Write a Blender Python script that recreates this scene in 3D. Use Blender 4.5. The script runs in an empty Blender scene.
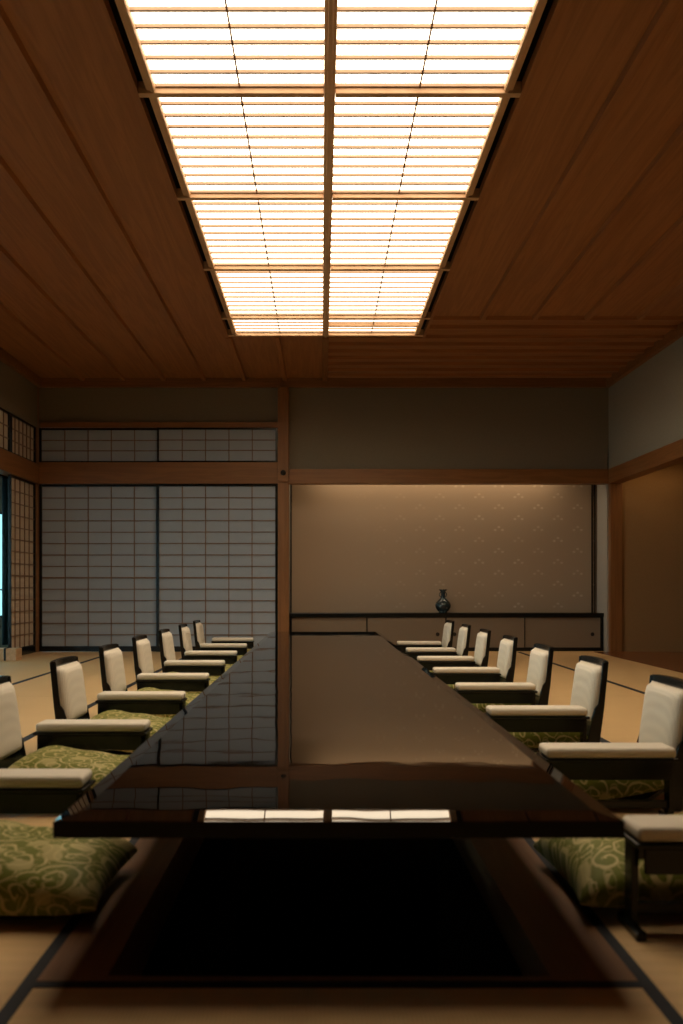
import bpy, bmesh, math, random
from mathutils import Vector, Matrix, noise
random.seed(4)
COL = bpy.context.scene.collection
PI = math.pi
X0 = 0.045                     # centre line of table and ceiling grid
H = 0.85                       # eye height
D = 11.6                       # back wall
XL, XR = -3.73, 3.79
CZ = 3.60

# ------------------------------------------------------------------ materials
def nmat(name):
    m = bpy.data.materials.new(name); m.use_nodes = True
    nt = m.node_tree; b = nt.nodes['Principled BSDF']
    return m, nt, b
def N(nt, t, **k):
    n = nt.nodes.new(t)
    for a, v in k.items(): setattr(n, a, v)
    return n
def L(nt, a, b): nt.links.new(a, b)
def plain(name, col, rough=.5, metal=0, coat=0, ior=1.45):
    m, nt, b = nmat(name)
    b.inputs['Base Color'].default_value = (*col, 1); b.inputs['Roughness'].default_value = rough
    b.inputs['Metallic'].default_value = metal; b.inputs['Coat Weight'].default_value = coat
    b.inputs['IOR'].default_value = ior
    # fine procedural variation
    tc = N(nt, 'ShaderNodeTexCoord'); no = N(nt, 'ShaderNodeTexNoise'); no.inputs['Scale'].default_value = 25
    mp = N(nt, 'ShaderNodeMapRange'); mp.inputs['To Min'].default_value = max(rough-.04, 0.02); mp.inputs['To Max'].default_value = rough+.05
    L(nt, tc.outputs['Object'], no.inputs['Vector']); L(nt, no.outputs['Fac'], mp.inputs['Value']); L(nt, mp.outputs['Result'], b.inputs['Roughness'])
    return m
def wood(name, c1, c2, scale=(6, .35, 6), rough=.5, bump=.05):
    m, nt, b = nmat(name)
    tc = N(nt, 'ShaderNodeTexCoord'); mp = N(nt, 'ShaderNodeMapping'); mp.inputs['Scale'].default_value = scale
    n1 = N(nt, 'ShaderNodeTexNoise'); n1.inputs['Scale'].default_value = 2.2; n1.inputs['Detail'].default_value = 5; n1.inputs['Distortion'].default_value = .6
    mu = N(nt, 'ShaderNodeMath', operation='MULTIPLY'); mu.inputs[1].default_value = 9
    fr = N(nt, 'ShaderNodeMath', operation='PINGPONG'); fr.inputs[1].default_value = 1
    n2 = N(nt, 'ShaderNodeTexNoise'); n2.inputs['Scale'].default_value = 30; n2.inputs['Detail'].default_value = 3
    mx = N(nt, 'ShaderNodeMix', data_type='FLOAT'); mx.inputs[0].default_value = .45
    cr = N(nt, 'ShaderNodeValToRGB'); cr.color_ramp.elements[0].color = (*c1, 1); cr.color_ramp.elements[1].color = (*c2, 1)
    L(nt, tc.outputs['Object'], mp.inputs['Vector']); L(nt, mp.outputs[0], n1.inputs['Vector']); L(nt, mp.outputs[0], n2.inputs['Vector'])
    L(nt, n1.outputs['Fac'], mu.inputs[0]); L(nt, mu.outputs[0], fr.inputs[0])
    L(nt, fr.outputs[0], mx.inputs[2]); L(nt, n2.outputs['Fac'], mx.inputs[3]); L(nt, mx.outputs[0], cr.inputs[0])
    L(nt, cr.outputs[0], b.inputs['Base Color']); b.inputs['Roughness'].default_value = rough
    bp = N(nt, 'ShaderNodeBump'); bp.inputs['Strength'].default_value = bump; bp.inputs['Distance'].default_value = .01
    L(nt, mx.outputs[0], bp.inputs['Height']); L(nt, bp.outputs[0], b.inputs['Normal'])
    return m
def plaster(name, col, amt=.12, rough=.9):
    m, nt, b = nmat(name)
    tc = N(nt, 'ShaderNodeTexCoord'); n = N(nt, 'ShaderNodeTexNoise'); n.inputs['Scale'].default_value = 60; n.inputs['Detail'].default_value = 6
    cr = N(nt, 'ShaderNodeValToRGB')
    cr.color_ramp.elements[0].color = (*[c*(1-amt) for c in col], 1); cr.color_ramp.elements[1].color = (*[c*(1+amt) for c in col], 1)
    bp = N(nt, 'ShaderNodeBump'); bp.inputs['Strength'].default_value = .2; bp.inputs['Distance'].default_value = .003
    L(nt, tc.outputs['Object'], n.inputs['Vector']); L(nt, n.outputs['Fac'], cr.inputs[0]); L(nt, cr.outputs[0], b.inputs['Base Color'])
    L(nt, n.outputs['Fac'], bp.inputs['Height']); L(nt, bp.outputs[0], b.inputs['Normal']); b.inputs['Roughness'].default_value = rough
    return m
def weave(name, col, period, rough=.75, amt=.15):
    m, nt, b = nmat(name)
    tc = N(nt, 'ShaderNodeTexCoord')
    sp = N(nt, 'ShaderNodeSeparateXYZ'); L(nt, tc.outputs['Object'], sp.inputs[0])
    hs = []
    for ax, off in (('X', 0), ('Y', 1)):
        q = N(nt, 'ShaderNodeMath', operation='MULTIPLY'); q.inputs[1].default_value = 2*PI/period[off]
        s = N(nt, 'ShaderNodeMath', operation='SINE'); L(nt, sp.outputs[ax], q.inputs[0]); L(nt, q.outputs[0], s.inputs[0]); hs.append(s)
    if len(period) > 2:
        q = N(nt, 'ShaderNodeMath', operation='MULTIPLY'); q.inputs[1].default_value = 2*PI/period[2]
        s = N(nt, 'ShaderNodeMath', operation='SINE'); L(nt, sp.outputs['Z'], q.inputs[0]); L(nt, q.outputs[0], s.inputs[0])
        a = N(nt, 'ShaderNodeMath', operation='ADD'); L(nt, hs[1].outputs[0], a.inputs[0]); L(nt, s.outputs[0], a.inputs[1]); hs[1] = a
    w = N(nt, 'ShaderNodeMath', operation='MULTIPLY_ADD'); w.inputs[1].default_value = .5
    L(nt, hs[1].outputs[0], w.inputs[0]); L(nt, hs[0].outputs[0], w.inputs[2])
    no = N(nt, 'ShaderNodeTexNoise'); no.inputs['Scale'].default_value = 3; no.inputs['Detail'].default_value = 8; L(nt, tc.outputs['Object'], no.inputs['Vector'])
    a2 = N(nt, 'ShaderNodeMath', operation='MULTIPLY_ADD'); a2.inputs[1].default_value = 1.6; L(nt, no.outputs['Fac'], a2.inputs[0]); L(nt, w.outputs[0], a2.inputs[2])
    mr = N(nt, 'ShaderNodeMapRange'); mr.inputs['From Min'].default_value = -1.2; mr.inputs['From Max'].default_value = 2.6
    L(nt, a2.outputs[0], mr.inputs['Value'])
    cr = N(nt, 'ShaderNodeValToRGB')
    cr.color_ramp.elements[0].color = (*[c*(1-amt) for c in col], 1); cr.color_ramp.elements[1].color = (*[min(1, c*(1+amt)) for c in col], 1)
    L(nt, mr.outputs['Result'], cr.inputs[0]); L(nt, cr.outputs[0], b.inputs['Base Color'])
    bp = N(nt, 'ShaderNodeBump'); bp.inputs['Strength'].default_value = .25; bp.inputs['Distance'].default_value = .002
    L(nt, w.outputs[0], bp.inputs['Height']); L(nt, bp.outputs[0], b.inputs['Normal']); b.inputs['Roughness'].default_value = rough
    return m

M = {}
M['wood'] = wood('warm_cedar', (.18, .070, .017), (.28, .12, .034))
M['wood_x'] = wood('warm_cedar_cross', (.18, .070, .017), (.28, .12, .034), (.35, 6, 6))
M['wood_z'] = wood('warm_cedar_upright', (.18, .070, .017), (.28, .12, .034), (6, 6, .35))
M['board'] = wood('ceiling_cedar', (.25, .096, .028), (.40, .168, .054), (5, .25, 5), .55)
M['board_x'] = wood('ceiling_cedar_cross', (.25, .096, .028), (.40, .168, .054), (.25, 5, 5), .55)
M['pale_wood'] = wood('pale_cypress', (.55, .33, .16), (.72, .48, .27), (6, .5, 6))
M['slat'] = wood('slat_cypress', (.26, .17, .11), (.33, .22, .14), (1, 1, 1), .6)
M['lattice'] = wood('lattice_cedar', (.17, .09, .045), (.25, .14, .07), (2, 2, 2))
M['grid_wood'] = wood('grid_cypress', (.50, .31, .17), (.64, .42, .25), (1, 1, 1), .5)
M['dark_wood'] = wood('alcove_floorboard', (.16, .055, .02), (.25, .10, .035), (5, .3, 5), .25)
M['lacquer'] = plain('black_lacquer', (.005, .006, .006), .22, ior=1.42)
M['tatami'] = weave('tatami_rush', (.66, .44, .205), (.009, .05), .6, .10)
M['heri'] = plain('dark_blue_binding', (.008, .012, .02), .7)
M['plaster'] = plaster('olive_plaster', (.20, .168, .115))
M['plaster_side'] = plaster('grey_plaster', (.30, .275, .215))
M['plaster_toko'] = plaster('pale_recess_plaster', (.36, .33, .29))
M['plaster_alcove'] = plaster('ochre_alcove_plaster', (.29, .17, .07))
M['cream'] = weave('cream_weave', (.75, .69, .58), (.007, .007, .007), .7, .06)
M['edge'] = plain('dark_lacquer_edge', (.003, .003, .003), .35, ior=1.3)
M['dark_metal'] = plain('dark_bronze', (.03, .024, .018), .4, metal=.6)
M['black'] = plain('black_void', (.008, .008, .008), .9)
M['pitwood'] = wood('pit_wood', (.19, .08, .026), (.28, .13, .045), (6, .35, 6))
M['leaf'] = plaster('garden_leaf', (.10, .24, .08), .5)
M['soil'] = plaster('garden_gravel', (.30, .29, .26), .3)
M['curtain'] = plain('dark_teal_cloth', (.006, .03, .038), .55)

def paper(name, col, trans):
    m, nt, b = nmat(name)
    out = nt.nodes['Material Output']
    d = N(nt, 'ShaderNodeBsdfDiffuse'); t = N(nt, 'ShaderNodeBsdfTranslucent'); mx = N(nt, 'ShaderNodeMixShader'); mx.inputs[0].default_value = trans
    tc = N(nt, 'ShaderNodeTexCoord'); n = N(nt, 'ShaderNodeTexNoise'); n.inputs['Scale'].default_value = 6; n.inputs['Detail'].default_value = 8
    cr = N(nt, 'ShaderNodeValToRGB'); cr.color_ramp.elements[0].color = (*[c*.92 for c in col], 1); cr.color_ramp.elements[1].color = (*col, 1)
    L(nt, tc.outputs['Object'], n.inputs['Vector']); L(nt, n.outputs['Fac'], cr.inputs[0])
    L(nt, cr.outputs[0], d.inputs['Color']); L(nt, cr.outputs[0], t.inputs['Color'])
    L(nt, d.outputs[0], mx.inputs[1]); L(nt, t.outputs[0], mx.inputs[2]); L(nt, mx.outputs[0], out.inputs['Surface'])
    nt.nodes.remove(b)
    return m
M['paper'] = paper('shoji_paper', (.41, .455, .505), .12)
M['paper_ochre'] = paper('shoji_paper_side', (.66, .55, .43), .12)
PAPER_L = 6.2
m, nt, b = nmat('lit_diffuser_paper'); M['diffuser'] = m
b.inputs['Base Color'].default_value = (.8, .8, .8, 1)
b.inputs['Emission Color'].default_value = (1, .81, .575, 1); b.inputs['Emission Strength'].default_value = PAPER_L

m, nt, b = nmat('lacquer_tabletop'); M['top'] = m
b.inputs['Base Color'].default_value = (.004, .003, .003, 1); b.inputs['Roughness'].default_value = .02; b.inputs['IOR'].default_value = 1.75
tc = N(nt, 'ShaderNodeTexCoord'); mp = N(nt, 'ShaderNodeMapping'); mp.inputs['Scale'].default_value = (1.3, 1, 1)
n = N(nt, 'ShaderNodeTexNoise'); n.inputs['Scale'].default_value = 5; n.inputs['Detail'].default_value = 1
bp = N(nt, 'ShaderNodeBump'); bp.inputs['Strength'].default_value = .12; bp.inputs['Distance'].default_value = .0035
L(nt, tc.outputs['Object'], mp.inputs[0]); L(nt, mp.outputs[0], n.inputs['Vector']); L(nt, n.outputs['Fac'], bp.inputs['Height']); L(nt, bp.outputs[0], b.inputs['Normal'])

# green brocade with curling vines
m, nt, b = nmat('green_brocade'); M['brocade'] = m
tc = N(nt, 'ShaderNodeTexCoord'); sp = N(nt, 'ShaderNodeSeparateXYZ'); L(nt, tc.outputs['Object'], sp.inputs[0])
ad = N(nt, 'ShaderNodeMath', operation='ADD'); L(nt, sp.outputs['Y'], ad.inputs[0]); L(nt, sp.outputs['Z'], ad.inputs[1])
cb = N(nt, 'ShaderNodeCombineXYZ'); L(nt, sp.outputs['X'], cb.inputs[0]); L(nt, ad.outputs[0], cb.inputs[1])
dn = N(nt, 'ShaderNodeTexNoise', noise_dimensions='2D'); dn.inputs['Scale'].default_value = 9; L(nt, cb.outputs[0], dn.inputs['Vector'])
va = N(nt, 'ShaderNodeVectorMath', operation='MULTIPLY_ADD'); va.inputs[1].default_value = (.05, .05, 0)
L(nt, dn.outputs['Color'], va.inputs[0]); L(nt, cb.outputs[0], va.inputs[2])
def swirl(vec, scale, turns, thr):
    vo = N(nt, 'ShaderNodeTexVoronoi', voronoi_dimensions='2D'); vo.inputs['Scale'].default_value = scale; vo.inputs['Randomness'].default_value = .75
    L(nt, vec, vo.inputs['Vector'])
    sb = N(nt, 'ShaderNodeVectorMath', operation='SUBTRACT'); L(nt, vec, sb.inputs[0]); L(nt, vo.outputs['Position'], sb.inputs[1])
    s2 = N(nt, 'ShaderNodeSeparateXYZ'); L(nt, sb.outputs[0], s2.inputs[0])
    at = N(nt, 'ShaderNodeMath', operation='ARCTAN2'); L(nt, s2.outputs['Y'], at.inputs[0]); L(nt, s2.outputs['X'], at.inputs[1])
    ds = N(nt, 'ShaderNodeMath', operation='MULTIPLY_ADD'); ds.inputs[1].default_value = turns; L(nt, vo.outputs['Distance'], ds.inputs[0]); L(nt, at.outputs[0], ds.inputs[2])
    si = N(nt, 'ShaderNodeMath', operation='COSINE'); L(nt, ds.outputs[0], si.inputs[0])
    gt = N(nt, 'ShaderNodeMapRange'); gt.inputs['From Min'].default_value = thr; gt.inputs['From Max'].default_value = thr+.12; L(nt, si.outputs[0], gt.inputs['Value'])
    return gt.outputs['Result'], vo
r1, vo1 = swirl(va.outputs[0], 11, 18, .68)
r2, vo2 = swirl(va.outputs[0], 19, 9, .80)
fl = N(nt, 'ShaderNodeTexVoronoi', voronoi_dimensions='2D'); fl.inputs['Scale'].default_value = 8; L(nt, va.outputs[0], fl.inputs['Vector'])
fm = N(nt, 'ShaderNodeMapRange'); fm.inputs['From Min'].default_value = .25; fm.inputs['From Max'].default_value = .20; L(nt, fl.outputs['Distance'], fm.inputs['Value'])
r2h = N(nt, 'ShaderNodeMath', operation='MULTIPLY'); r2h.inputs[1].default_value = .5; L(nt, r2, r2h.inputs[0])
mxx = N(nt, 'ShaderNodeMath', operation='MAXIMUM'); L(nt, r1, mxx.inputs[0]); L(nt, r2h.outputs[0], mxx.inputs[1])
fh = N(nt, 'ShaderNodeMath', operation='MULTIPLY'); fh.inputs[1].default_value = .75; L(nt, fm.outputs['Result'], fh.inputs[0])
mx2 = N(nt, 'ShaderNodeMath', operation='MAXIMUM'); L(nt, mxx.outputs[0], mx2.inputs[0]); L(nt, fh.outputs[0], mx2.inputs[1])
cm = N(nt, 'ShaderNodeMix', data_type='RGBA'); cm.inputs['A'].default_value = (.14, .155, .012, 1); cm.inputs['B'].default_value = (.48, .40, .17, 1)
L(nt, mx2.outputs[0], cm.inputs['Factor']); L(nt, cm.outputs['Result'], b.inputs['Base Color'])
b.inputs['Roughness'].default_value = .65; b.inputs['Specular IOR Level'].default_value = .25; b.inputs['Sheen Weight'].default_value = .05

# alcove back panel: tan cloth paper with clusters of small pale marks
m, nt, b = nmat('patterned_screen_paper'); M['screen'] = m
tc = N(nt, 'ShaderNodeTexCoord'); sp = N(nt, 'ShaderNodeSeparateXYZ'); L(nt, tc.outputs['Object'], sp.inputs[0])
def lattice(px, pz, ox, oz, r):
    def wrap(src, p, o, stag=None):
        a = N(nt, 'ShaderNodeMath', operation='ADD'); a.inputs[1].default_value = o+50*p; L(nt, src, a.inputs[0])
        w = N(nt, 'ShaderNodeMath', operation='MODULO'); w.inputs[1].default_value = p; L(nt, a.outputs[0], w.inputs[0])
        s = N(nt, 'ShaderNodeMath', operation='SUBTRACT'); s.inputs[1].default_value = p/2; L(nt, w.outputs[0], s.inputs[0])
        return s.outputs[0]
    cx, cz = wrap(sp.outputs['X'], px, ox), wrap(sp.outputs['Z'], pz, oz)
    c = N(nt, 'ShaderNodeCombineXYZ'); L(nt, cx, c.inputs[0]); L(nt, cz, c.inputs[1])
    sc = N(nt, 'ShaderNodeVectorMath', operation='MULTIPLY'); sc.inputs[1].default_value = (.8, 1.1, 1); L(nt, c.outputs[0], sc.inputs[0])
    ln = N(nt, 'ShaderNodeVectorMath', operation='LENGTH'); L(nt, sc.outputs[0], ln.inputs[0])
    mr = N(nt, 'ShaderNodeMapRange'); mr.inputs['From Min'].default_value = r; mr.inputs['From Max'].default_value = r*.5; L(nt, ln.outputs['Value'], mr.inputs['Value'])
    return mr.outputs['Result']
outs = []
for (ox, oz) in ((0, 0), (.27, .15)):
    for dx, dz in ((0, -.028), (-.05, .012), (.05, .012)):
        outs.append(lattice(.54, .30, ox+dx, oz+dz, .021))
acc = outs[0]
for o in outs[1:]:
    a = N(nt, 'ShaderNodeMath', operation='MAXIMUM'); L(nt, acc, a.inputs[0]); L(nt, o, a.inputs[1]); acc = a.outputs[0]
nz = N(nt, 'ShaderNodeTexNoise'); nz.inputs['Scale'].default_value = 4; L(nt, tc.outputs['Object'], nz.inputs['Vector'])
fx = N(nt, 'ShaderNodeMapRange'); fx.inputs['From Min'].default_value = .3; fx.inputs['From Max'].default_value = 2.6; fx.inputs['To Max'].default_value = .75; L(nt, sp.outputs['X'], fx.inputs['Value'])
mm = N(nt, 'ShaderNodeMath', operation='MULTIPLY'); L(nt, acc, mm.inputs[0]); L(nt, fx.outputs['Result'], mm.inputs[1])
mn = N(nt, 'ShaderNodeMath', operation='MULTIPLY'); L(nt, mm.outputs[0], mn.inputs[0]); L(nt, nz.outputs['Fac'], mn.inputs[1])
cm = N(nt, 'ShaderNodeMix', data_type='RGBA'); cm.inputs['A'].default_value = (.37, .27, .185, 1); cm.inputs['B'].default_value = (.70, .56, .42, 1)
L(nt, mn.outputs[0], cm.inputs['Factor']); L(nt, cm.outputs['Result'], b.inputs['Base Color']); b.inputs['Roughness'].default_value = .75
M['door_cloth'] = plaster('cabinet_door_cloth', (.215, .16, .11), .05)

m, nt, b = nmat('vase_glaze'); M['glaze'] = m
tc = N(nt, 'ShaderNodeTexCoord'); wv = N(nt, 'ShaderNodeTexVoronoi'); wv.inputs['Scale'].default_value = 22; L(nt, tc.outputs['Object'], wv.inputs['Vector'])
cr = N(nt, 'ShaderNodeValToRGB'); cr.color_ramp.elements[0].color = (.10, .14, .14, 1); cr.color_ramp.elements[1].color = (.012, .025, .035, 1); cr.color_ramp.elements[0].position = .15; cr.color_ramp.elements[1].position = .4
L(nt, wv.outputs['Distance'], cr.inputs[0]); L(nt, cr.outputs[0], b.inputs['Base Color']); b.inputs['Roughness'].default_value = .2

m, nt, b = nmat('clear_glass'); M['glass'] = m
b.inputs['Base Color'].default_value = (.8, 1, .97, 1); b.inputs['Roughness'].default_value = 0; b.inputs['Transmission Weight'].default_value = 1; b.inputs['IOR'].default_value = 1.1

# ------------------------------------------------------------------ mesh helpers
def box(bm, x0, x1, y0, y1, z0, z1, mi=0):
    vs = [bm.verts.new((x, y, z)) for x in (x0, x1) for y in (y0, y1) for z in (z0, z1)]
    for f in ((0, 1, 3, 2), (4, 6, 7, 5), (0, 4, 5, 1), (2, 3, 7, 6), (0, 2, 6, 4), (1, 5, 7, 3)):
        fc = bm.faces.new([vs[i] for i in f]); fc.material_index = mi
    return vs
def prism_y(bm, pts, y0, y1, mi=0):       # polygon in XZ swept along Y
    a = [bm.verts.new((x, y0, z)) for x, z in pts]; b_ = [bm.verts.new((x, y1, z)) for x, z in pts]
    n = len(pts)
    bm.faces.new(a).material_index = mi; bm.faces.new(b_[::-1]).material_index = mi
    for i in range(n): bm.faces.new((a[i], b_[i], b_[(i+1) % n], a[(i+1) % n])).material_index = mi
def lathe(bm, prof, seg=32, c=(0, 0, 0)):
    rings = []
    for r, z in prof:
        rings.append([bm.verts.new((c[0]+r*math.cos(2*PI*k/seg), c[1]+r*math.sin(2*PI*k/seg), c[2]+z)) for k in range(seg)])
    for a, b_ in zip(rings, rings[1:]):
        for k in range(seg): bm.faces.new((a[k], a[(k+1) % seg], b_[(k+1) % seg], b_[k]))
    bm.faces.new(rings[0][::-1]); bm.faces.new(rings[-1])
def obj(name, bm, mats, parent=None, bevel=0, seg=2, smooth=False, loc=None):
    bmesh.ops.recalc_face_normals(bm, faces=bm.faces)
    if bevel:
        bmesh.ops.bevel(bm, geom=list(bm.edges), offset=bevel, segments=seg, affect='EDGES', profile=.5, clamp_overlap=True)
    me = bpy.data.meshes.new(name); bm.to_mesh(me); bm.free()
    if not isinstance(mats, (list, tuple)): mats = [mats]
    for mm_ in mats: me.materials.append(mm_)
    if smooth:
        for p in me.polygons: p.use_smooth = True
    o = bpy.data.objects.new(name, me); COL.objects.link(o)
    if parent: o.parent = parent
    if loc: o.location = loc
    return o
def thing(name, label, cat, loc=(0, 0, 0), rz=0, group=None):
    o = bpy.data.objects.new(name, None); COL.objects.link(o); o.location = loc; o.rotation_euler = (0, 0, rz)
    o['label'] = label; o['category'] = cat
    if group: o['group'] = group
    return o
def struct(o, label=None):
    o['kind'] = 'structure'
    if label: o['label'] = label
    return o
def sbox(name, dims, mat, bevel=0, label=None, parent=None):
    bm = bmesh.new(); box(bm, *dims); o = obj(name, bm, mat, parent, bevel)
    if not parent: struct(o, label)
    return o
def sempty(name, loc, label=None):
    o = bpy.data.objects.new(name, None); COL.objects.link(o); o.location = loc; return struct(o, label)
def dup(root, loc, rz, label):
    r = root.copy(); COL.objects.link(r); r.location = loc; r.rotation_euler = (0, 0, rz); r['label'] = label
    for ch in list(root.children):
        c = ch.copy(); COL.objects.link(c); c.parent = r
        for g in list(ch.children):
            d = g.copy(); COL.objects.link(d); d.parent = c
    return r

# ------------------------------------------------------------------ floor and pit
YB = -2.2                       # wall behind the viewer
PX0, PX1, PY0, PY1, PZ = -.592, .66, 1.918, 10.0, -.42
WX = 3.60                       # edge of the alcove boards
bm = bmesh.new()
T = -.05
box(bm, XL-.02, PX0-.022, YB, D+.02, T, 0)
box(bm, PX1+.022, WX-.012, YB, D+.02, T, 0)
box(bm, PX0-.022, PX1+.022, YB, PY0-.022, T, 0)
box(bm, PX0-.022, PX1+.022, PY1+.022, D+.02, T, 0)
h = .0018
def heri(x0, x1, y0, y1): box(bm, x0, x1, y0, y1, -.002, h, 1)
heri(PX0-.052, PX0-.02, YB, D); heri(PX1+.02, PX1+.052, YB, D)
heri(PX0-.02, PX1+.02, PY0-.05, PY0-.02)
heri(PX0-.02, PX1+.02, PY1+.02, PY1+.05)
for x, w in ((-1.66, .05), (-2.71, .05), (1.56, .05), (2.595, .05)): heri(x-w/2, x+w/2, YB, D)
# fine seams between mat ends
for x0, x1, off in ((XL, -2.74, .4), (-2.68, -1.69, 1.35), (-1.63, PX0-.05, .4), (PX1+.05, 1.53, .4), (1.59, 2.57, 1.35), (2.62, WX-.01, .4)):
    y = YB+off
    while y < D: box(bm, x0, x1, y-.001, y+.001, -.001, .0004, 0); y += 1.93
struct(obj('floor', bm, [M['tatami'], M['heri']]), 'pale tatami floor with dark blue cloth bindings')
bm = bmesh.new()                # timber rim
box(bm, PX0-.022, PX0, PY0, PY1, -.05, .003); box(bm, PX1, PX1+.022, PY0, PY1, -.05, .003)
box(bm, PX0-.022, PX1+.022, PY0-.022, PY0, -.05, .003); box(bm, PX0-.022, PX1+.022, PY1, PY1+.022, -.05, .003)
box(bm, PX0, PX0+.125, PY0, PY1, -.05, .003); box(bm, PX1-.16, PX1, PY0, PY1, -.05, .003)
struct(obj('trim_1', bm, M['pitwood']), 'thin timber rim round the sunken leg well')
bm = bmesh.new()
box(bm, PX0-.022, PX0, PY0, PY1, PZ, -.0505); box(bm, PX1, PX1+.022, PY0, PY1, PZ, -.0505)
box(bm, PX0-.022, PX1+.022, PY0-.022, PY0, PZ, -.0505); box(bm, PX0-.022, PX1+.022, PY1, PY1+.022, PZ, -.0505)
struct(obj('wall_pit', bm, M['pitwood']), 'timber sides of the sunken leg well')
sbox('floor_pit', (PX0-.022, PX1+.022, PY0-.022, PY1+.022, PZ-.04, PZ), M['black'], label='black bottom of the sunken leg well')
AX = 5.6
sbox('floor_alcove', (WX-.01, AX, YB, D, -.05, .004), M['dark_wood'], label='dark polished boards along the right side alcove')

# ------------------------------------------------------------------ walls
NB, NT = 2.214, 2.404            # head beam bottom, top
PXa, PXb = -.573, -.428          # post between screens and alcove
bm = bmesh.new()
box(bm, XL-.3, XR+.05, D+.02, D+.14, 3.02, CZ)      # above transom
box(bm, PXb, XR+.05, D+.02, D+.14, NT-.02, 3.02)
box(bm, XL-.3, PXa, D+.02, D+.14, NT+.04, NT+.09)
box(bm, XL-.3, XL, D, D+.14, 0, 3.02)
struct(obj('wall_back', bm, M['plaster']), 'dull olive plaster upper back wall')
RD = .46                          # recess depth
bm = bmesh.new(); box(bm, PXb-.1, XR+.1, D+RD, D+RD+.08, 0, 2.6)
struct(obj('wall_recess_back', bm, M['screen'], loc=None), 'tan papered back of the alcove with small pale flower marks')
bm = bmesh.new(); box(bm, XR-.02, XR+.06, D+.02, D+RD, 0, 2.6); box(bm, PXb-.1, PXb, D+.02, D+RD, 0, 2.6)
struct(obj('wall_recess_side', bm, M['plaster_toko']), 'pale plaster side of the recess')
sbox('ceiling_recess', (PXb-.1, XR+.1, D+.14, D+RD, 2.5, 2.56), M['plaster_toko'])
bm = bmesh.new(); box(bm, XR-.095, XR-.08, D+RD-.03, D+RD-.001, .5, 2.5); box(bm, XR-.055, XR-.045, D+RD-.03, D+RD-.001, .5, 2.5)
struct(obj('trim_2', bm, M['lacquer'], bevel=.002), 'black lacquer upright at the right of the alcove')
bm = bmesh.new(); box(bm, PXb+.001, PXb+.02, D+RD-.03, D+RD-.001, .5, 2.5)
struct(obj('trim_3', bm, M['lacquer'], bevel=.002), 'black lacquer upright beside the post')
# right
bm = bmesh.new(); box(bm, XR, XR+.12, YB, D+.1, NT-.02, CZ)
struct(obj('wall_right', bm, M['plaster_side']), 'grey plaster wall above the right side alcove')
bm = bmesh.new(); box(bm, XR+.16, AX+.1, D-.02, D+.1, 0, NT+.2)
struct(obj('wall_alcove_end', bm, M['plaster_alcove']), 'ochre end wall of the right side alcove')
sbox('wall_alcove', (AX, AX+.1, YB, D-.02, 0, NT+.2), M['plaster_alcove'])
sbox('ceiling_alcove', (XR+.12, AX+.1, YB, D-.02, NT+.1, NT+.2), M['board'])
# behind viewer
sbox('wall_front', (XL-.1, AX+.1, YB-.1, YB, -.05, CZ), M['plaster'])
sbox('floor_sky_block', (XL-.3, XR+.2, D+.0205, D+3.6, -.06, -.0005), M['tatami'])  # this room shell is unseen, added to stop sky light leaking past the screens
sbox('wall_sky_block', (XL-.3, XR+.2, D+3.6, D+3.7, -.06, CZ), M['plaster'])
sbox('wall_sky_block_side', (PXb-.2, PXb-.1, D+RD+.08, D+3.6, -.06, CZ), M['plaster'])
sbox('ceiling_sky_block', (XL-.3, XR+.2, D+.14, D+3.7, CZ-.05, CZ), M['board'])
# posts and beams
po = struct(obj('trim_4', (lambda b_: (box(b_, PXa, PXb, D-.07, D+.12, 0, CZ-.11), b_)[1])(bmesh.new()), M['wood_z'], bevel=.006), 'square cedar post between paper screens and alcove')
struct(obj('trim_5', (lambda b_: (box(b_, XR+.0, XR+.16, D-.06, D+.12, 0, NB+.01), b_)[1])(bmesh.new()), M['wood_z'], bevel=.006), 'cedar corner post at the right')
struct(obj('trim_6', (lambda b_: (box(b_, XL-.065, XL+.001, D-.05, D+.05, 0, NB+.01), box(b_, XL-.065, XL+.001, D-.05, D+.05, NT+.09, CZ-.1), b_)[-1])(bmesh.new()), M['wood_z'], bevel=.005), 'slim cedar corner post at the left')
bm = bmesh.new(); box(bm, XL-.02, PXa, D-.06, D+.1, NB, NT+.09); box(bm, PXb, XR+.02, D-.06, D+.1, NB, NT); box(bm, PXa-.001, PXb+.001, D-.095, D-.0705, NB+.02, NT)
beam = struct(obj('trim_7', bm, M['wood_x'], bevel=.004), 'cedar head beam across the back wall')
bm = bmesh.new(); box(bm, XR-.03, XR+.14, YB, D-.062, NB, NT)
struct(obj('trim_8', bm, M['wood'], bevel=.004), 'cedar head beam along the right wall')
bm = bmesh.new(); box(bm, XL-.14, XL+.03, YB, D-.062, NB, NT+.06)
struct(obj('trim_9', bm, M['wood'], bevel=.004), 'cedar head beam along the left wall')
# cornice
bm = bmesh.new()
box(bm, XL-.05, XR+.05, D-.05, D+.02, CZ-.115, CZ); box(bm, XL, XL+.06, YB, D-.05, CZ-.115, CZ); box(bm, XR-.06, XR, YB, D-.05, CZ-.115, CZ)
struct(obj('trim_10', bm, M['wood_x'], bevel=.004), 'cedar cornice under the ceiling')
bm = bmesh.new(); box(bm, XL+.03, PXa, D-.045, D+.03, 2.955, 3.02)
struct(obj('trim_11', bm, M['wood_x'], bevel=.003), 'cedar rail above the transom screens')
# ornament on the post
bm = bmesh.new(); lathe(bm, [(.036, 0), (.036, .006), (.028, .012), (.02, .012), (.014, .02), (.001, .022)], 24)
bmesh.ops.rotate(bm, verts=bm.verts, cent=(0, 0, 0), matrix=Matrix.Rotation(PI/2, 3, 'X'))
o = obj('nail_cover', bm, M['dark_metal'], beam, smooth=True, loc=((PXa+PXb)/2, D-.0955, 2.35)); o['label'] = 'small round dark metal nail cover'

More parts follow.
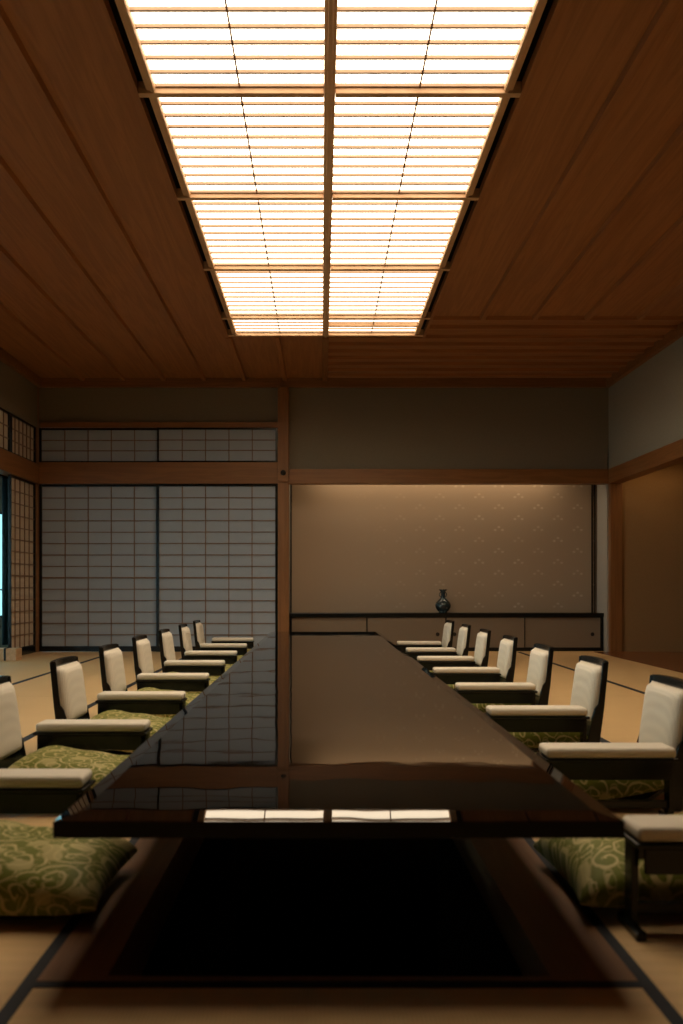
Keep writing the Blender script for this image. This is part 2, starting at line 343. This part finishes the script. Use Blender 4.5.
# ------------------------------------------------------------------ shoji panels
def shoji(name, x0, x1, z0, z1, y, cols, rows, parent=None, fr=(.035, .035, .03, .07), thick=None, label=None, papermat='paper', swap=False):
    """panel in the XZ plane (swap: in the YZ plane, x range read as y, y as x)"""
    r = sempty(name, (0, 0, 0), label)
    def B(bm, a0, a1, d0, d1, z0_, z1_):
        if swap: box(bm, y+d0, y+d1, a0, a1, z0_, z1_)
        else: box(bm, a0, a1, y+d0, y+d1, z0_, z1_)
    l, rr, t, bt = fr
    sgn = -1 if swap else 1            # which way is "behind"
    f0, f1 = (-.016, .016)
    bm = bmesh.new()
    B(bm, x0, x0+l, f0, f1, z0, z1); B(bm, x1-rr, x1, f0, f1, z0, z1); B(bm, x0+l, x1-rr, f0, f1, z1-t, z1); B(bm, x0+l, x1-rr, f0, f1, z0, z0+bt)
    obj('frame', bm, M['lacquer'], r, bevel=.002, seg=1)
    bm = bmesh.new(); w = .0055
    X0_, X1_, Z0_, Z1_ = x0+l, x1-rr, z0+bt, z1-t
    for i in range(1, cols):
        x = X0_+(X1_-X0_)*i/cols; B(bm, x-w, x+w, -.008, .004, Z0_, Z1_)
    for i in range(1, rows):
        z = Z0_+(Z1_-Z0_)*i/rows; ww = w*(1.7 if thick == i else 1); B(bm, X0_, X1_, -.0085, .0045, z-ww, z+ww)
    obj('lattice', bm, M['lattice'], r)
    bm = bmesh.new()
    if swap: B(bm, X0_, X1_, -.010, -.0087, Z0_, Z1_)
    else: B(bm, X0_, X1_, .0048, .006, Z0_, Z1_)
    obj('paper', bm, M[papermat], r)
    return r
xm = (158-321.5)/75.9
shoji('door_1', XL+.002, xm+.02, .005, NB-.001, D+.035, 5, 14, thick=6, label='left sliding paper screen of the back wall')
shoji('door_2', xm-.02, PXa-.001, .005, NB-.001, D-.005, 5, 14, thick=6, label='right sliding paper screen of the back wall, next to the post')
shoji('window_1', XL+.002, xm+.012, 2.494, 2.954, D+.03, 5, 3, fr=(.03, .02, .025, .025), label='left paper transom above the back screens')
shoji('window_2', xm-.008, PXa-.001, 2.494, 2.954, D-.005, 5, 3, fr=(.02, .03, .025, .025), label='right paper transom above the back screens')
shoji('door_3', 10.60, 11.53, .005, NB-.001, XL-.03, 5, 14, fr=(.03, .03, .03, .1), thick=6, label='paper screen at the far end of the left wall', papermat='paper_ochre', swap=True)
ys = 10.62
shoji('window_3', ys, 11.54, NT+.062, 2.954, XL-.03, 6, 3, fr=(.04, .03, .025, .025), label='far paper transom of the left wall', papermat='paper_ochre', swap=True)
n = 4
for yy0, yy1, lb in ((8.8, 10.618, 'second paper transom of the left wall'), (5.0, 8.798, 'third paper transom of the left wall'), (1.2, 4.998, 'nearest paper transom of the left wall')):
    shoji('window_%d' % n, yy0, yy1, NT+.062, 2.954, XL-.03, int((yy1-yy0)/.152), 3, fr=(.04, .05, .025, .025), label=lb, papermat='paper_ochre', swap=True); n += 1
# left wall: above transoms, near solid part
bm = bmesh.new(); box(bm, XL-.1, XL, YB, D, 2.956, CZ); box(bm, XL-.1, XL, YB, 1.2, 0, 2.956)
struct(obj('wall_left', bm, M['plaster']), 'olive plaster of the left wall above the transoms')
# sliding screens along the left wall, seen from elsewhere only: two closed, the rest open to the glazed veranda
shoji('door_4', 1.205, 3.0, .005, NB-.001, XL-.03, 11, 14, fr=(.03, .03, .03, .1), label='near closed paper screen of the left wall', papermat='paper_ochre', swap=True)
# veranda
EX = -5.15
sbox('floor_veranda', (EX-.1, XL-.02, YB, D+.1, -.06, -.002), M['dark_wood'], label='board floor of the veranda outside the left wall')
sbox('ceiling_veranda', (EX-.9, XL-.1, YB, D+.1, 2.5, 2.58), M['board'])
bm = bmesh.new(); box(bm, EX-.1, XL-.3, D+.02, D+.12, 0, .45); box(bm, EX-.1, XL-.3, D+.02, D+.12, 1.85, 2.5); box(bm, EX-.1, EX+.1, D+.02, D+.12, .45, 1.85)
struct(obj('wall_veranda', bm, M['plaster']), 'end wall of the veranda with a window')
we = sempty('window_9', (0, D+.07, 0), 'window in the end wall of the veranda')
bm = bmesh.new(); box(bm, EX+.1, XL-.3, -.02, .02, .45, .48); box(bm, EX+.1, XL-.3, -.02, .02, 1.82, 1.85); box(bm, EX+.1, EX+.13, -.02, .02, .48, 1.82)
obj('frame', bm, M['lacquer'], we); bm = bmesh.new(); box(bm, EX+.13, XL-.3, -.002, .002, .48, 1.82); obj('glass_pane', bm, M['glass'], we)
def glass_door(name, y0, y1, lb):
    r = sempty(name, (EX, 0, 0), lb)
    bm = bmesh.new()
    for a, b_ in ((y0, y0+.05), (y1-.05, y1)): box(bm, -.02, .02, a, b_, 0, 2.5)
    box(bm, -.02, .02, y0+.05, y1-.05, 0, .12); box(bm, -.02, .02, y0+.05, y1-.05, 2.42, 2.5); box(bm, -.015, .015, y0+.05, y1-.05, .8, .83)
    obj('frame', bm, M['lacquer'], r, bevel=.002, seg=1)
    bm = bmesh.new(); box(bm, -.003, .003, y0+.05, y1-.05, .12, 2.42); obj('glass_pane', bm, M['glass'], r)
k = 5
y = -2.2
while y < 15.5:
    glass_door('door_%d' % k, y, y+1.9, 'glazed door of the veranda, number %s from the far end' % ''); k += 1; y += 1.9
k = 0
words = ['nearest', 'second', 'third', 'fourth', 'fifth', 'sixth', 'seventh', 'eighth', 'ninth', 'tenth', 'eleventh']
for o in [o for o in bpy.data.objects if o.name.startswith('door_') and 'glazed' in str(o.get('label', ''))]:
    o['label'] = '%s glazed veranda door counted from the viewer' % words[k]; k += 1
# curtain
bm = bmesh.new()
cx, cy0, cy1 = XL-.19, 10.85, 11.18
npl = 48; pa = []; pb = []
for i in range(npl+1):
    t = i/npl; yv = cy0+(cy1-cy0)*t; xv = .025*math.sin(t*PI*2*6)+.006*math.sin(t*31)
    pa.append((xv+cx, yv)); pb.append((xv+cx-.006, yv))
pts = pa+pb[::-1]
A = [bm.verts.new((x, y, .14)) for x, y in pts]; B_ = [bm.verts.new((x*1+0, y, 2.2)) for x, y in pts]
nn = len(pts)
for i in range(nn): bm.faces.new((A[i], A[(i+1) % nn], B_[(i+1) % nn], B_[i]))
for i in range(npl):
    bm.faces.new((A[i], A[i+1], A[nn-2-i], A[nn-1-i])); bm.faces.new((B_[i], B_[nn-1-i], B_[nn-2-i], B_[i+1]))
r = thing('curtain', 'dark teal pleated curtain hanging in the opening at the far left edge', 'curtain', (0, 0, 0))
obj('cloth', bm, M['curtain'], r, smooth=True)
bm = bmesh.new(); box(bm, cx-.03, cx+.03, 9.2, 11.2, 2.2, 2.225); obj('curtain_rail', bm, M['lacquer'], r, bevel=.002)
r = thing('wooden_block', 'low pale wooden block on the floor below the dark curtain at the left edge', 'block', (-3.71, 10.3, 0))
bm = bmesh.new(); box(bm, -.17, .17, -.1, .1, 0, .14); obj('block', bm, M['pale_wood'], r, bevel=.005)
bm = bmesh.new(); box(bm, .028, .052, -.104, .104, .0, .146); obj('strap', bm, M['lacquer'], r, bevel=.001)
# garden
sbox('ground', (-26, EX-.1, -8, 34, -.5, -.4), M['soil'], label='garden ground outside the veranda')
# ------------------------------------------------------------------ ceiling
SH = .96                         # half width of the light grid (inner)
SY0, SY1 = 2.74, 9.53
G0 = SH+.095                     # opening half width
bm = bmesh.new()
xa, xb = XL-.05, XR+.05
ceilt = CZ+.03
box(bm, xa, X0-G0, YB, D+.05, CZ, ceilt)
box(bm, X0+G0, xb, YB, 8.95, CZ, ceilt)
box(bm, X0-G0, X0+G0, YB, SY0-.06, CZ, ceilt)
box(bm, X0-G0, X0, SY1+.06, D+.05, CZ, ceilt)
def batten(x, y0, y1): prism_y(bm, [(x-.034, CZ), (x-.024, CZ-.038), (x+.024, CZ-.038), (x+.034, CZ)], y0, y1, 0)
for k in range(4):
    d = 1.59+.53*k
    batten(X0-d, YB, D); batten(X0+d, YB, 8.93)
for x in (X0-1.06, X0-.53): batten(x, SY1+.06 if x > X0-1 else SY1+.06, D)
for x in (X0-.53, X0, X0+.53, X0-1.06, X0+1.06): batten(x, YB, SY0-.06)
# lip round the opening
box(bm, X0-G0-.03, X0-G0, SY0-.09, SY1+.09, CZ-.03, CZ+.001); box(bm, X0+G0, X0+G0+.03, SY0-.09, SY1+.09, CZ-.03, CZ+.001)
struct(obj('ceiling', bm, M['board']), 'dark cedar board ceiling with long battens')
bm = bmesh.new()
box(bm, X0+G0+.0, xb, 8.95, D+.05, CZ, ceilt); box(bm, X0, X0+G0, SY1+.06, D+.05, CZ, ceilt)
def xbat(y, x0, x1, w=.035):
    vs0 = [(y-w, CZ), (y-w*.8, CZ-.035), (y+w*.8, CZ-.035), (y+w, CZ)]
    a = [bm.verts.new((x0, p, q)) for p, q in vs0]; b_ = [bm.verts.new((x1, p, q)) for p, q in vs0]
    bm.faces.new(a); bm.faces.new(b_[::-1])
    for i in range(4): bm.faces.new((a[i], b_[i], b_[(i+1) % 4], a[(i+1) % 4]))
xbat(8.96, X0+G0+.03, XR-.06, .04)
xbat(9.25, X0+G0+.03, XR-.06, .03)
yy = 9.62
while yy < D-.1: xbat(yy, X0+.03, XR-.06, .045); yy += .29
struct(obj('ceiling_cross', bm, M['board_x']), 'cedar ceiling bay at the far right with close crosswise battens')
sbox('trim_12', (X0-.035, X0+.035, SY1+.06, D-.05, CZ-.045, CZ+.001), M['wood'], .004, 'cedar batten from the light grid to the back wall')
# light well sides
bm = bmesh.new()
box(bm, X0-G0-.03, X0-G0, SY0-.06, SY1+.06, CZ+.0305, CZ+.35); box(bm, X0+G0, X0+G0+.03, SY0-.06, SY1+.06, CZ+.0305, CZ+.35)
box(bm, X0-G0, X0+G0, SY0-.09, SY0-.06, CZ+.0305, CZ+.35); box(bm, X0-G0, X0+G0, SY1+.06, SY1+.09, CZ+.0305, CZ+.35)
box(bm, X0-G0-.03, X0+G0+.03, SY0-.09, SY1+.09, CZ+.3505, CZ+.38)
struct(obj('ceiling_well', bm, M['black']), 'dark well above the ceiling light grid')

sk = thing('ceiling_light', 'long glowing paper ceiling light in a timber grid over the table', 'ceiling light', (X0, SY0, CZ))
LY = SY1-SY0
bm = bmesh.new()
for s in (-1, 1):
    x = s*(SH+.025); box(bm, x-.025, x+.025, 0, LY, -.012, .34)  # rail carried up out of view to block paper glow from the gap
    x = s*(SH+.014); box(bm, x-.012, x+.012, 0, LY, -.022, -.0125)
obj('side_rail', bm, M['grid_wood'], sk, bevel=.003)
bm = bmesh.new(); box(bm, -.031, .031, 0, LY+.0, -.035, .04); box(bm, -.013, .013, 0, LY, -.045, -.0355)
obj('centre_beam', bm, M['grid_wood'], sk, bevel=.003)
rows = [2.74, 3.54, 4.87, 6.17, 7.55, 8.92, 9.53]
for r_ in rows:
    y = r_-SY0
    for s in (-1, 1):
        bm = bmesh.new(); a, b_ = sorted((s*.032, s*(G0+.02))); 
        box(bm, a, b_, y-.022, y+.022, -.028, .04)
        obj('cross_beam', bm, M['grid_wood'], sk, bevel=.003)
bm = bmesh.new(); box(bm, .032, SH-.001, 9.22-SY0-.016, 9.22-SY0+.016, -.02, .03)
obj('cross_beam', bm, M['grid_wood'], sk, bevel=.003)
for a, b_ in zip(rows, rows[1:]):
    for s in (-1, 1):
        x0, x1 = sorted((s*.032, s*SH)); y0, y1 = a-SY0+.022, b_-SY0-.022
        bm = bmesh.new(); box(bm, x0, x1, y0, y1, .022, .03); pan = obj('paper_panel', bm, M['diffuser'], sk)
        bm = bmesh.new(); ns = max(2, round((b_-a)/.135))
        for i in range(ns+1):
            yy = y0+.006+(y1-y0-.012)*i/ns; box(bm, x0, x1, yy-.0075, yy+.0075, .004, .0215)
        obj('slats', bm, M['slat'], pan)
        bm = bmesh.new(); xm_ = (x0+x1)/2; box(bm, xm_-.005, xm_+.005, y0, y1, .002, .0075); obj('cord', bm, M['dark_wood'], pan)

# ------------------------------------------------------------------ alcove cabinet, vase
cf = 11.75; cb_ = D+RD-.002; cl, cr_ = PXb+.003, XR-.023
cab = thing('alcove_cabinet', 'low built-in cabinet with black lacquer counter and four tan sliding doors', 'cabinet', (0, 0, 0))
bm = bmesh.new(); box(bm, cl, cr_, cf-.02, cb_-.03, .455, .51); obj('counter', bm, M['lacquer'], cab, bevel=.004)
bm = bmesh.new()
box(bm, cl, cr_, cf, cf+.05, 0, .035); box(bm, cr_-.03, cr_, cf, cf+.05, .035, .455); box(bm, cl, cl+.02, cf, cf+.05, .035, .455)
box(bm, cl+.02, cr_-.03, cf+.045, cf+.06, .035, .455)
obj('frame', bm, M['lacquer'], cab, bevel=.002)
def atx(px, Y): return (px-321.5)*Y/880
edges = [cl+.02, atx(367, cf), atx(446, cf), atx(525, cf), cr_-.03]
hx = [atx(300, cf), atx(437.7, cf), atx(454.5, cf), atx(593, cf)]
for i in range(4):
    y0 = cf+(.022 if i in (0, 3) else .004)
    a, b_ = edges[i], edges[i+1]
    bm = bmesh.new(); box(bm, a+.004, b_-.004, y0+.002, y0+.016, .045, .448); dr = obj('door', bm, M['door_cloth'], cab)
    bm = bmesh.new()
    box(bm, a, a+.008, y0, y0+.018, .036, .454); box(bm, b_-.008, b_, y0, y0+.018, .036, .454); box(bm, a+.008, b_-.008, y0, y0+.018, .036, .048); box(bm, a+.008, b_-.008, y0, y0+.018, .446, .454)
    obj('door_edge', bm, M['lacquer'], dr)
    bm = bmesh.new(); lathe(bm, [(.026, 0), (.026, .004), (.018, .006), (.015, .003), (.001, .002)], 20)
    bmesh.ops.rotate(bm, verts=bm.verts, cent=(0, 0, 0), matrix=Matrix.Rotation(PI/2, 3, 'X'))
    obj('finger_pull', bm, M['dark_metal'], dr, loc=(hx[i], y0+.0018, .225), smooth=True)
VS = 1.1
v = thing('vase', 'small dark blue-green bottle vase with flared lip on the black counter', 'vase', (atx(443, 11.85), 11.85, .51))
bm = bmesh.new()
lathe(bm, [(.048, 0), (.052, .008), (.05, .012), (.075, .035), (.094, .07), (.096, .095), (.082, .13), (.055, .155), (.034, .175), (.026, .20), (.026, .235), (.031, .25), (.033, .262), (.05, .282), (.052, .287), (.046, .287), (.026, .262), (.018, .235)], 40)
v.scale = (VS, VS, VS)
vb = obj('body', bm, M['glaze'], v, smooth=True)
for s in (-1, 1):
    bm = bmesh.new()
    ring = []
    for i in range(13):
        a = -PI/2+PI*i/12; c = Vector((s*(.028+.016*math.cos(a)), 0, .222+.024*math.sin(a)))
        tdir = Vector((-s*math.sin(a)*.016, 0, math.cos(a)*.024)).normalized(); nr = Vector((0, 1, 0)); bn = tdir.cross(nr)
        ring.append([bm.verts.new(c+.005*(math.cos(q)*nr+math.sin(q)*bn)) for q in [2*PI*j/8 for j in range(8)]])
    for p, q in zip(ring, ring[1:]):
        for j in range(8): bm.faces.new((p[j], p[(j+1) % 8], q[(j+1) % 8], q[j]))
    bm.faces.new(ring[0]); bm.faces.new(ring[-1][::-1])
    obj('handle', bm, M['glaze'], v, smooth=True)

# ------------------------------------------------------------------ table
TX0, TX1, TY0, TY1, TZ = -.576, .650, 1.888, 9.85, .36
tb = thing('banquet_table', 'very long black lacquer banquet table with mirror gloss over the sunken leg well', 'table', (X0, 0, 0))
bm = bmesh.new()
SL = .217
def drop(d):                      # height below the flat top at distance d from the edge
    if d < .0025: return SL*.052+.0006+.002
    if d < .0521: return SL*(.052-d)+.0006
    if d < .20: return .0006*((.20-d)/.148)**2
    return 0
ds = [0, .0025, .052, .0521, .07, .09, .115, .14, .17, .20]
prev = None; inner = None
for d in ds:
    z = TZ-drop(d)
    ring = [bm.verts.new((x-X0, y, z)) for x, y in ((TX0+d, TY0+d), (TX1-d, TY0+d), (TX1-d, TY1-d), (TX0+d, TY1-d))]
    if prev:
        for i in range(4): f = bm.faces.new((prev[i], prev[(i+1) % 4], ring[(i+1) % 4], ring[i])); f.smooth = True
    prev = ring
    if d == 0: outer = ring
f = bm.faces.new(prev); f.smooth = True
low = [bm.verts.new((v_.co.x, v_.co.y, TZ-.048)) for v_ in outer]
for i in range(4): bm.faces.new((outer[i], outer[(i+1) % 4], low[(i+1) % 4], low[i])).material_index = 1
bm.faces.new(low[::-1]).material_index = 1
top = obj('tabletop', bm, [M['top'], M['edge']], tb)
# split shading at the mitre and the crease
me = top.data
for e in me.edges:
    pass
bm = bmesh.new(); bm.from_mesh(me)
for e in bm.edges:
    a, b_ = e.verts
    if len(e.link_faces) == 2:
        if e.calc_face_angle(0) > .05: e.smooth = False
        # mitre lines run diagonally
        if abs(abs(a.co.x-b_.co.x)-abs(a.co.y-b_.co.y)) < 1e-5 and abs(a.co.x-b_.co.x) > 1e-4: e.smooth = False
bm.to_mesh(me); bm.free()
bm = bmesh.new()
w, ap = .30, .025
for a in ((-.618+w, .618-w, TY0+w, TY0+w+ap), (-.618+w, .618-w, TY1-w-ap, TY1-w), (-.618+w, -.618+w+ap, TY0+w+ap, TY1-w-ap), (.618-w-ap, .618-w, TY0+w+ap, TY1-w-ap)):
    box(bm, a[0], a[1], a[2], a[3], TZ-.09, TZ-.0485)
obj('apron', bm, M['edge'], tb, bevel=.002)
for y in (2.6, 4.4, 6.2, 8.0, 9.3):
    bm = bmesh.new(); box(bm, -.3, .3, y, y+.05, PZ+.04, TZ-.0485); box(bm, -.36, .36, y-.05, y+.10, PZ, PZ+.04)
    obj('leg', bm, M['lacquer'], tb, bevel=.003)

# ------------------------------------------------------------------ legless chair (faces +x)
def make_chair(label, loc):
    r = thing('legless_chair', label, 'chair', loc, 0, 'legless chairs along the banquet table')
    W = .205
    bm = bmesh.new()           # bent seat board
    prof = [(.26, .010), (.1, .010), (-.06, .010), (-.16, .016), (-.23, .034), (-.285, .070), (-.318, .12), (-.335, .18)]
    th = .014
    up = []
    for i, (x, z) in enumerate(prof):
        a = prof[max(0, i-1)]; b_ = prof[min(len(prof)-1, i+1)]
        t = Vector((b_[0]-a[0], 0, b_[1]-a[1])).normalized(); nrm = Vector((t.z, 0, -t.x))
        if nrm.z < 0: nrm = -nrm
        up.append((x+nrm.x*th, z+nrm.z*th))
    ra = [[bm.verts.new((x, y, z)) for y in (-W+.02, W-.02)] for x, z in prof]; rb = [[bm.verts.new((x, y, z)) for y in (-W+.02, W-.02)] for x, z in up]
    for i in range(len(prof)-1):
        bm.faces.new((ra[i][0], ra[i][1], ra[i+1][1], ra[i+1][0])); bm.faces.new((rb[i][0], rb[i+1][0], rb[i+1][1], rb[i][1]))
        bm.faces.new((ra[i][0], ra[i+1][0], rb[i+1][0], rb[i][0])); bm.faces.new((ra[i][1], rb[i][1], rb[i+1][1], ra[i+1][1]))
    bm.faces.new((ra[0][0], rb[0][0], rb[0][1], ra[0][1])); bm.faces.new((ra[-1][0], ra[-1][1], rb[-1][1], rb[-1][0]))
    obj('seat_board', bm, M['lacquer'], r, smooth=False)
    for s in (-1, 1):
        bm = bmesh.new(); y0, y1 = sorted((s*W, s*(W-.02)))
        prism_y(bm, [(-.345, .0), (-.27, .0), (-.295, .09), (-.318, .20), (-.332, .245), (-.350, .27), (-.372, .478), (-.40, .480), (-.378, .25)], y0, y1)
        obj('side_post', bm, M['lacquer'], r, bevel=.003)
    bm = bmesh.new(); n_ = 10
    rows_ = []
    for i in range(n_+1):
        t = i/n_*2-1; y = t*(W-.0205); bow = .010*(1-t*t)
        rows_.append([bm.verts.new(p) for p in ((-.374-bow, y, .452), (-.397-bow, y, .452), (-.402-bow, y, .482+.004*(1-t*t)), (-.376-bow, y, .482+.004*(1-t*t)))])
    for a, b_ in zip(rows_, rows_[1:]):
        for j in range(4): bm.faces.new((a[j], a[(j+1) % 4], b_[(j+1) % 4], b_[j]))
    bm.faces.new(rows_[0]); bm.faces.new(rows_[-1][::-1])
    obj('top_rail', bm, M['lacquer'], r)
    bm = bmesh.new(); prism_y(bm, [(-.345, .17), (-.353, .17), (-.393, .45), (-.380, .45)], -W+.021, W-.021); obj('back_board', bm, M['lacquer'], r)
    # pad, rounded slab grid following the recline
    bm = bmesh.new(); nu, nv = 14, 16; hw = W-.008
    F = {}
    for i in range(nu+1):
        for j in range(nv+1):
            u = i/nu*2-1; v_ = j/nv*2-1
            e = (1-abs(u)**7)**.5*(1-abs(v_)**9)**.5
            z = .311+v_*.145; xb_ = -.343-(z-.17)*.135
            yy_ = u*hw*(1-.02*v_*v_)
            F[i, j, 0] = bm.verts.new((xb_+.008+.034*e+.004*(1-u*u), yy_, z)); 
            F[i, j, 1] = F[i, j, 0] if (i in (0, nu) or j in (0, nv)) else bm.verts.new((xb_+.002, yy_, z))
    for i in range(nu):
        for j in range(nv):
            for k_ in (0, 1):
                q = [F[i, j, k_], F[i+1, j, k_], F[i+1, j+1, k_], F[i, j+1, k_]]
                bm.faces.new(q if k_ == 0 else q[::-1])
    obj('back_pad', bm, M['cream'], r, smooth=True)
    return r
def make_cushion(label, loc):
    bm = bmesh.new(); nu, nv = 44, 36; F = {}
    LX, LY_ = .335, .245
    for i in range(nu+1):
        for j in range(nv+1):
            # cluster towards the rim
            u = math.sin((i/nu-.5)*PI); v_ = math.sin((j/nv-.5)*PI)
            pin = 1-.07*(1-u*u)*abs(v_)**3; pin2 = 1-.07*(1-v_*v_)*abs(u)**3
            x = .05+u*LX*pin2; y = v_*LY_*pin
            e = ((1-abs(u)**2.6)*(1-abs(v_)**2.6))**.36
            nz_ = noise.noise(Vector((x*9, y*9, 3.1)))*.012*e
            cr2 = (abs(u)*abs(v_))**3
            wr = .006*math.sin((x-y*s_)*60)*cr2*(e > .02) if False else .005*math.sin(22*math.atan2(abs(v_)-1.05, abs(u)-1.05))*cr2*min(1, e*4)
            mid = .055+max(0, .10-x)*.135
            zt = mid+.112*e+nz_+wr+max(0, .12-x)*.07*e
            zb = max(.026, mid-.05*e) if x < .27 else max(.022, mid-.05*e)
            zb = max(zb, .03+max(0, -x-.10)**1.5*.55)
            F[i, j, 0] = bm.verts.new((x, y, zt))
            F[i, j, 1] = F[i, j, 0] if (i in (0, nu) or j in (0, nv)) else bm.verts.new((x, y, min(zb, zt-.002)))
    for i in range(nu):
        for j in range(nv):
            for k_ in (0, 1):
                q = [F[i, j, k_], F[i+1, j, k_], F[i+1, j+1, k_], F[i, j+1, k_]]
                bm.faces.new(q if k_ == 0 else q[::-1])
    o = obj('floor_cushion', bm, M['brocade'], smooth=True, loc=loc)
    o['label'] = label; o['category'] = 'cushion'; o['group'] = 'brocade cushions on the legless chairs'
    return o
def make_arm(label, loc):
    r = thing('armrest', label, 'armrest', loc, 0, 'free-standing armrests beside the seats')
    hl, hd, T_ = .238, .066, .271
    bm = bmesh.new(); box(bm, -hl+.004, hl-.004, -hd, hd, T_-.036, T_+.002)
    bmesh.ops.recalc_face_normals(bm, faces=bm.faces)
    bmesh.ops.bevel(bm, geom=list(bm.edges), offset=.016, segments=5, affect='EDGES', profile=.55)
    obj('pad', bm, M['cream'], r, smooth=True)
    bm = bmesh.new(); box(bm, -hl-.002, hl+.002, -hd-.006, hd+.006, T_-.049, T_-.0365); obj('tray', bm, M['lacquer'], r, bevel=.003)
    for s in (-1, 1):
        bm = bmesh.new(); y0, y1 = sorted((s*hd, s*(hd-.014))); box(bm, -hl+.02, hl-.02, y0, y1, T_-.112, T_-.0495); obj('apron', bm, M['lacquer'], r, bevel=.002)
        bm = bmesh.new(); x0, x1 = sorted((s*(hl+.0), s*(hl-.018)))
        ld = .026
        prism = [(-ld, T_-.0495), (ld, T_-.0495), (ld, .12), (ld, .022), (-ld, .022), (-ld, .12)]
        a = [bm.verts.new((x0, p, q)) for p, q in prism]; b_ = [bm.verts.new((x1, p, q)) for p, q in prism]
        bm.faces.new(a); bm.faces.new(b_[::-1])
        for i in range(6): bm.faces.new((a[i], b_[i], b_[(i+1) % 6], a[(i+1) % 6]))
        lg = obj('leg', bm, M['lacquer'], r, bevel=.002)
        bm = bmesh.new(); box(bm, x0-.004, x1+.004, -hd-.005, hd+.005, 0, .0215); obj('foot', bm, M['lacquer'], lg, bevel=.004)
    bm = bmesh.new(); box(bm, -hl+.0182, hl-.0182, -.012, .012, .045, .072); obj('stretcher', bm, M['lacquer'], r, bevel=.002)
    return r
OR = ['nearest', 'second nearest', 'third from the viewer', 'fourth from the viewer', 'fifth from the viewer', 'third from the far end', 'second from the far end', 'farthest']
ch = cu = ar = None
for side in (-1, 1):
    sn = 'left' if side < 0 else 'right'
    for k in range(8):
        if side < 0:
            fy = 2.82+1.05*k; ay = fy-.07; sy = fy-.14-.235; rz = 0; sx = X0-.985-(0, -.012, 0, .02, .04, .05, .06, .07)[k]; axx = -.9925+(.028, .014, .004, .003, -.004, -.010, -.015, -.028)[k]
            if k == 0: sy -= .03
        else:
            fy = 2.25+1.04*k; ay = fy-.07; sy = fy+.255; rz = PI; sx = X0+.985+(0, 0, 0, .008, .02, .026, .028, .01)[k]; axx = 1.0325+(-.038, .013, .006, .015, .012, .012, .015, .01)[k]
        if side > 0 and k == 0: sy -= .045
        lc = 'cream-padded black legless chair, %s, %s of the table' % (OR[k], sn)
        lu = 'green vine-patterned cushion, %s, on its chair %s of the table' % (OR[k], sn)
        la = 'low black armrest with cream padded top, %s, %s of the table' % (OR[k], sn)
        jit = random.uniform(-.01, .01)
        if ch is None:
            ch = make_chair(lc, (sx, sy, 0)); cu = make_cushion(lu, (sx, sy, 0)); ar = make_arm(la, (axx, ay, 0))
        else:
            dup(ch, (sx+jit, sy, 0), rz+jit, lc); dup(cu, (sx+jit, sy, 0), rz, lu); dup(ar, (axx+jit*.5, ay, 0), rz, la)

# ------------------------------------------------------------------ lights
def area(name, loc, rot, sx, sy, e, col):
    l = bpy.data.lights.new(name, 'AREA'); l.shape = 'RECTANGLE'; l.size = sx; l.size_y = sy; l.energy = e; l.color = col
    o = bpy.data.objects.new(name, l); COL.objects.link(o); o.location = loc; o.rotation_euler = rot; return o
# hidden strip lamp behind the head beam of the recess, and one in the side alcove
area('recess_strip_lamp', (1.55, D+.2, 2.49), (0, 0, 0), 3.3, .05, 12, (1, .76, .48))
area('alcove_lamp', (4.35, D-.45, 2.49), (0, 0, 0), .9, .1, 2.2, (1, .62, .28))

w = bpy.data.worlds.new('sky'); bpy.context.scene.world = w; w.use_nodes = True
bg = w.node_tree.nodes['Background']; bg.inputs['Color'].default_value = (.55, .85, 1, 1); bg.inputs['Strength'].default_value = 1.6

# ------------------------------------------------------------------ camera
cam = bpy.data.cameras.new('camera'); co = bpy.data.objects.new('camera', cam); COL.objects.link(co)
co.location = (0, 0, H); co.rotation_euler = (PI/2, 0, 0)
cam.sensor_fit = 'VERTICAL'; cam.sensor_height = 36; cam.lens = 880/1024*36
cam.shift_x = (341.5-321.5)/1024; cam.shift_y = (587.5-512)/1024
cam.dof.use_dof = True; cam.dof.focus_distance = 7.5; cam.dof.aperture_fstop = 2.8
cam.clip_start = .05
sc = bpy.context.scene; sc.camera = co
sc.view_settings.view_transform = 'Standard'; sc.view_settings.look = 'None'; sc.view_settings.gamma = 1; sc.view_settings.exposure = 0
sc.view_settings.use_curve_mapping = False
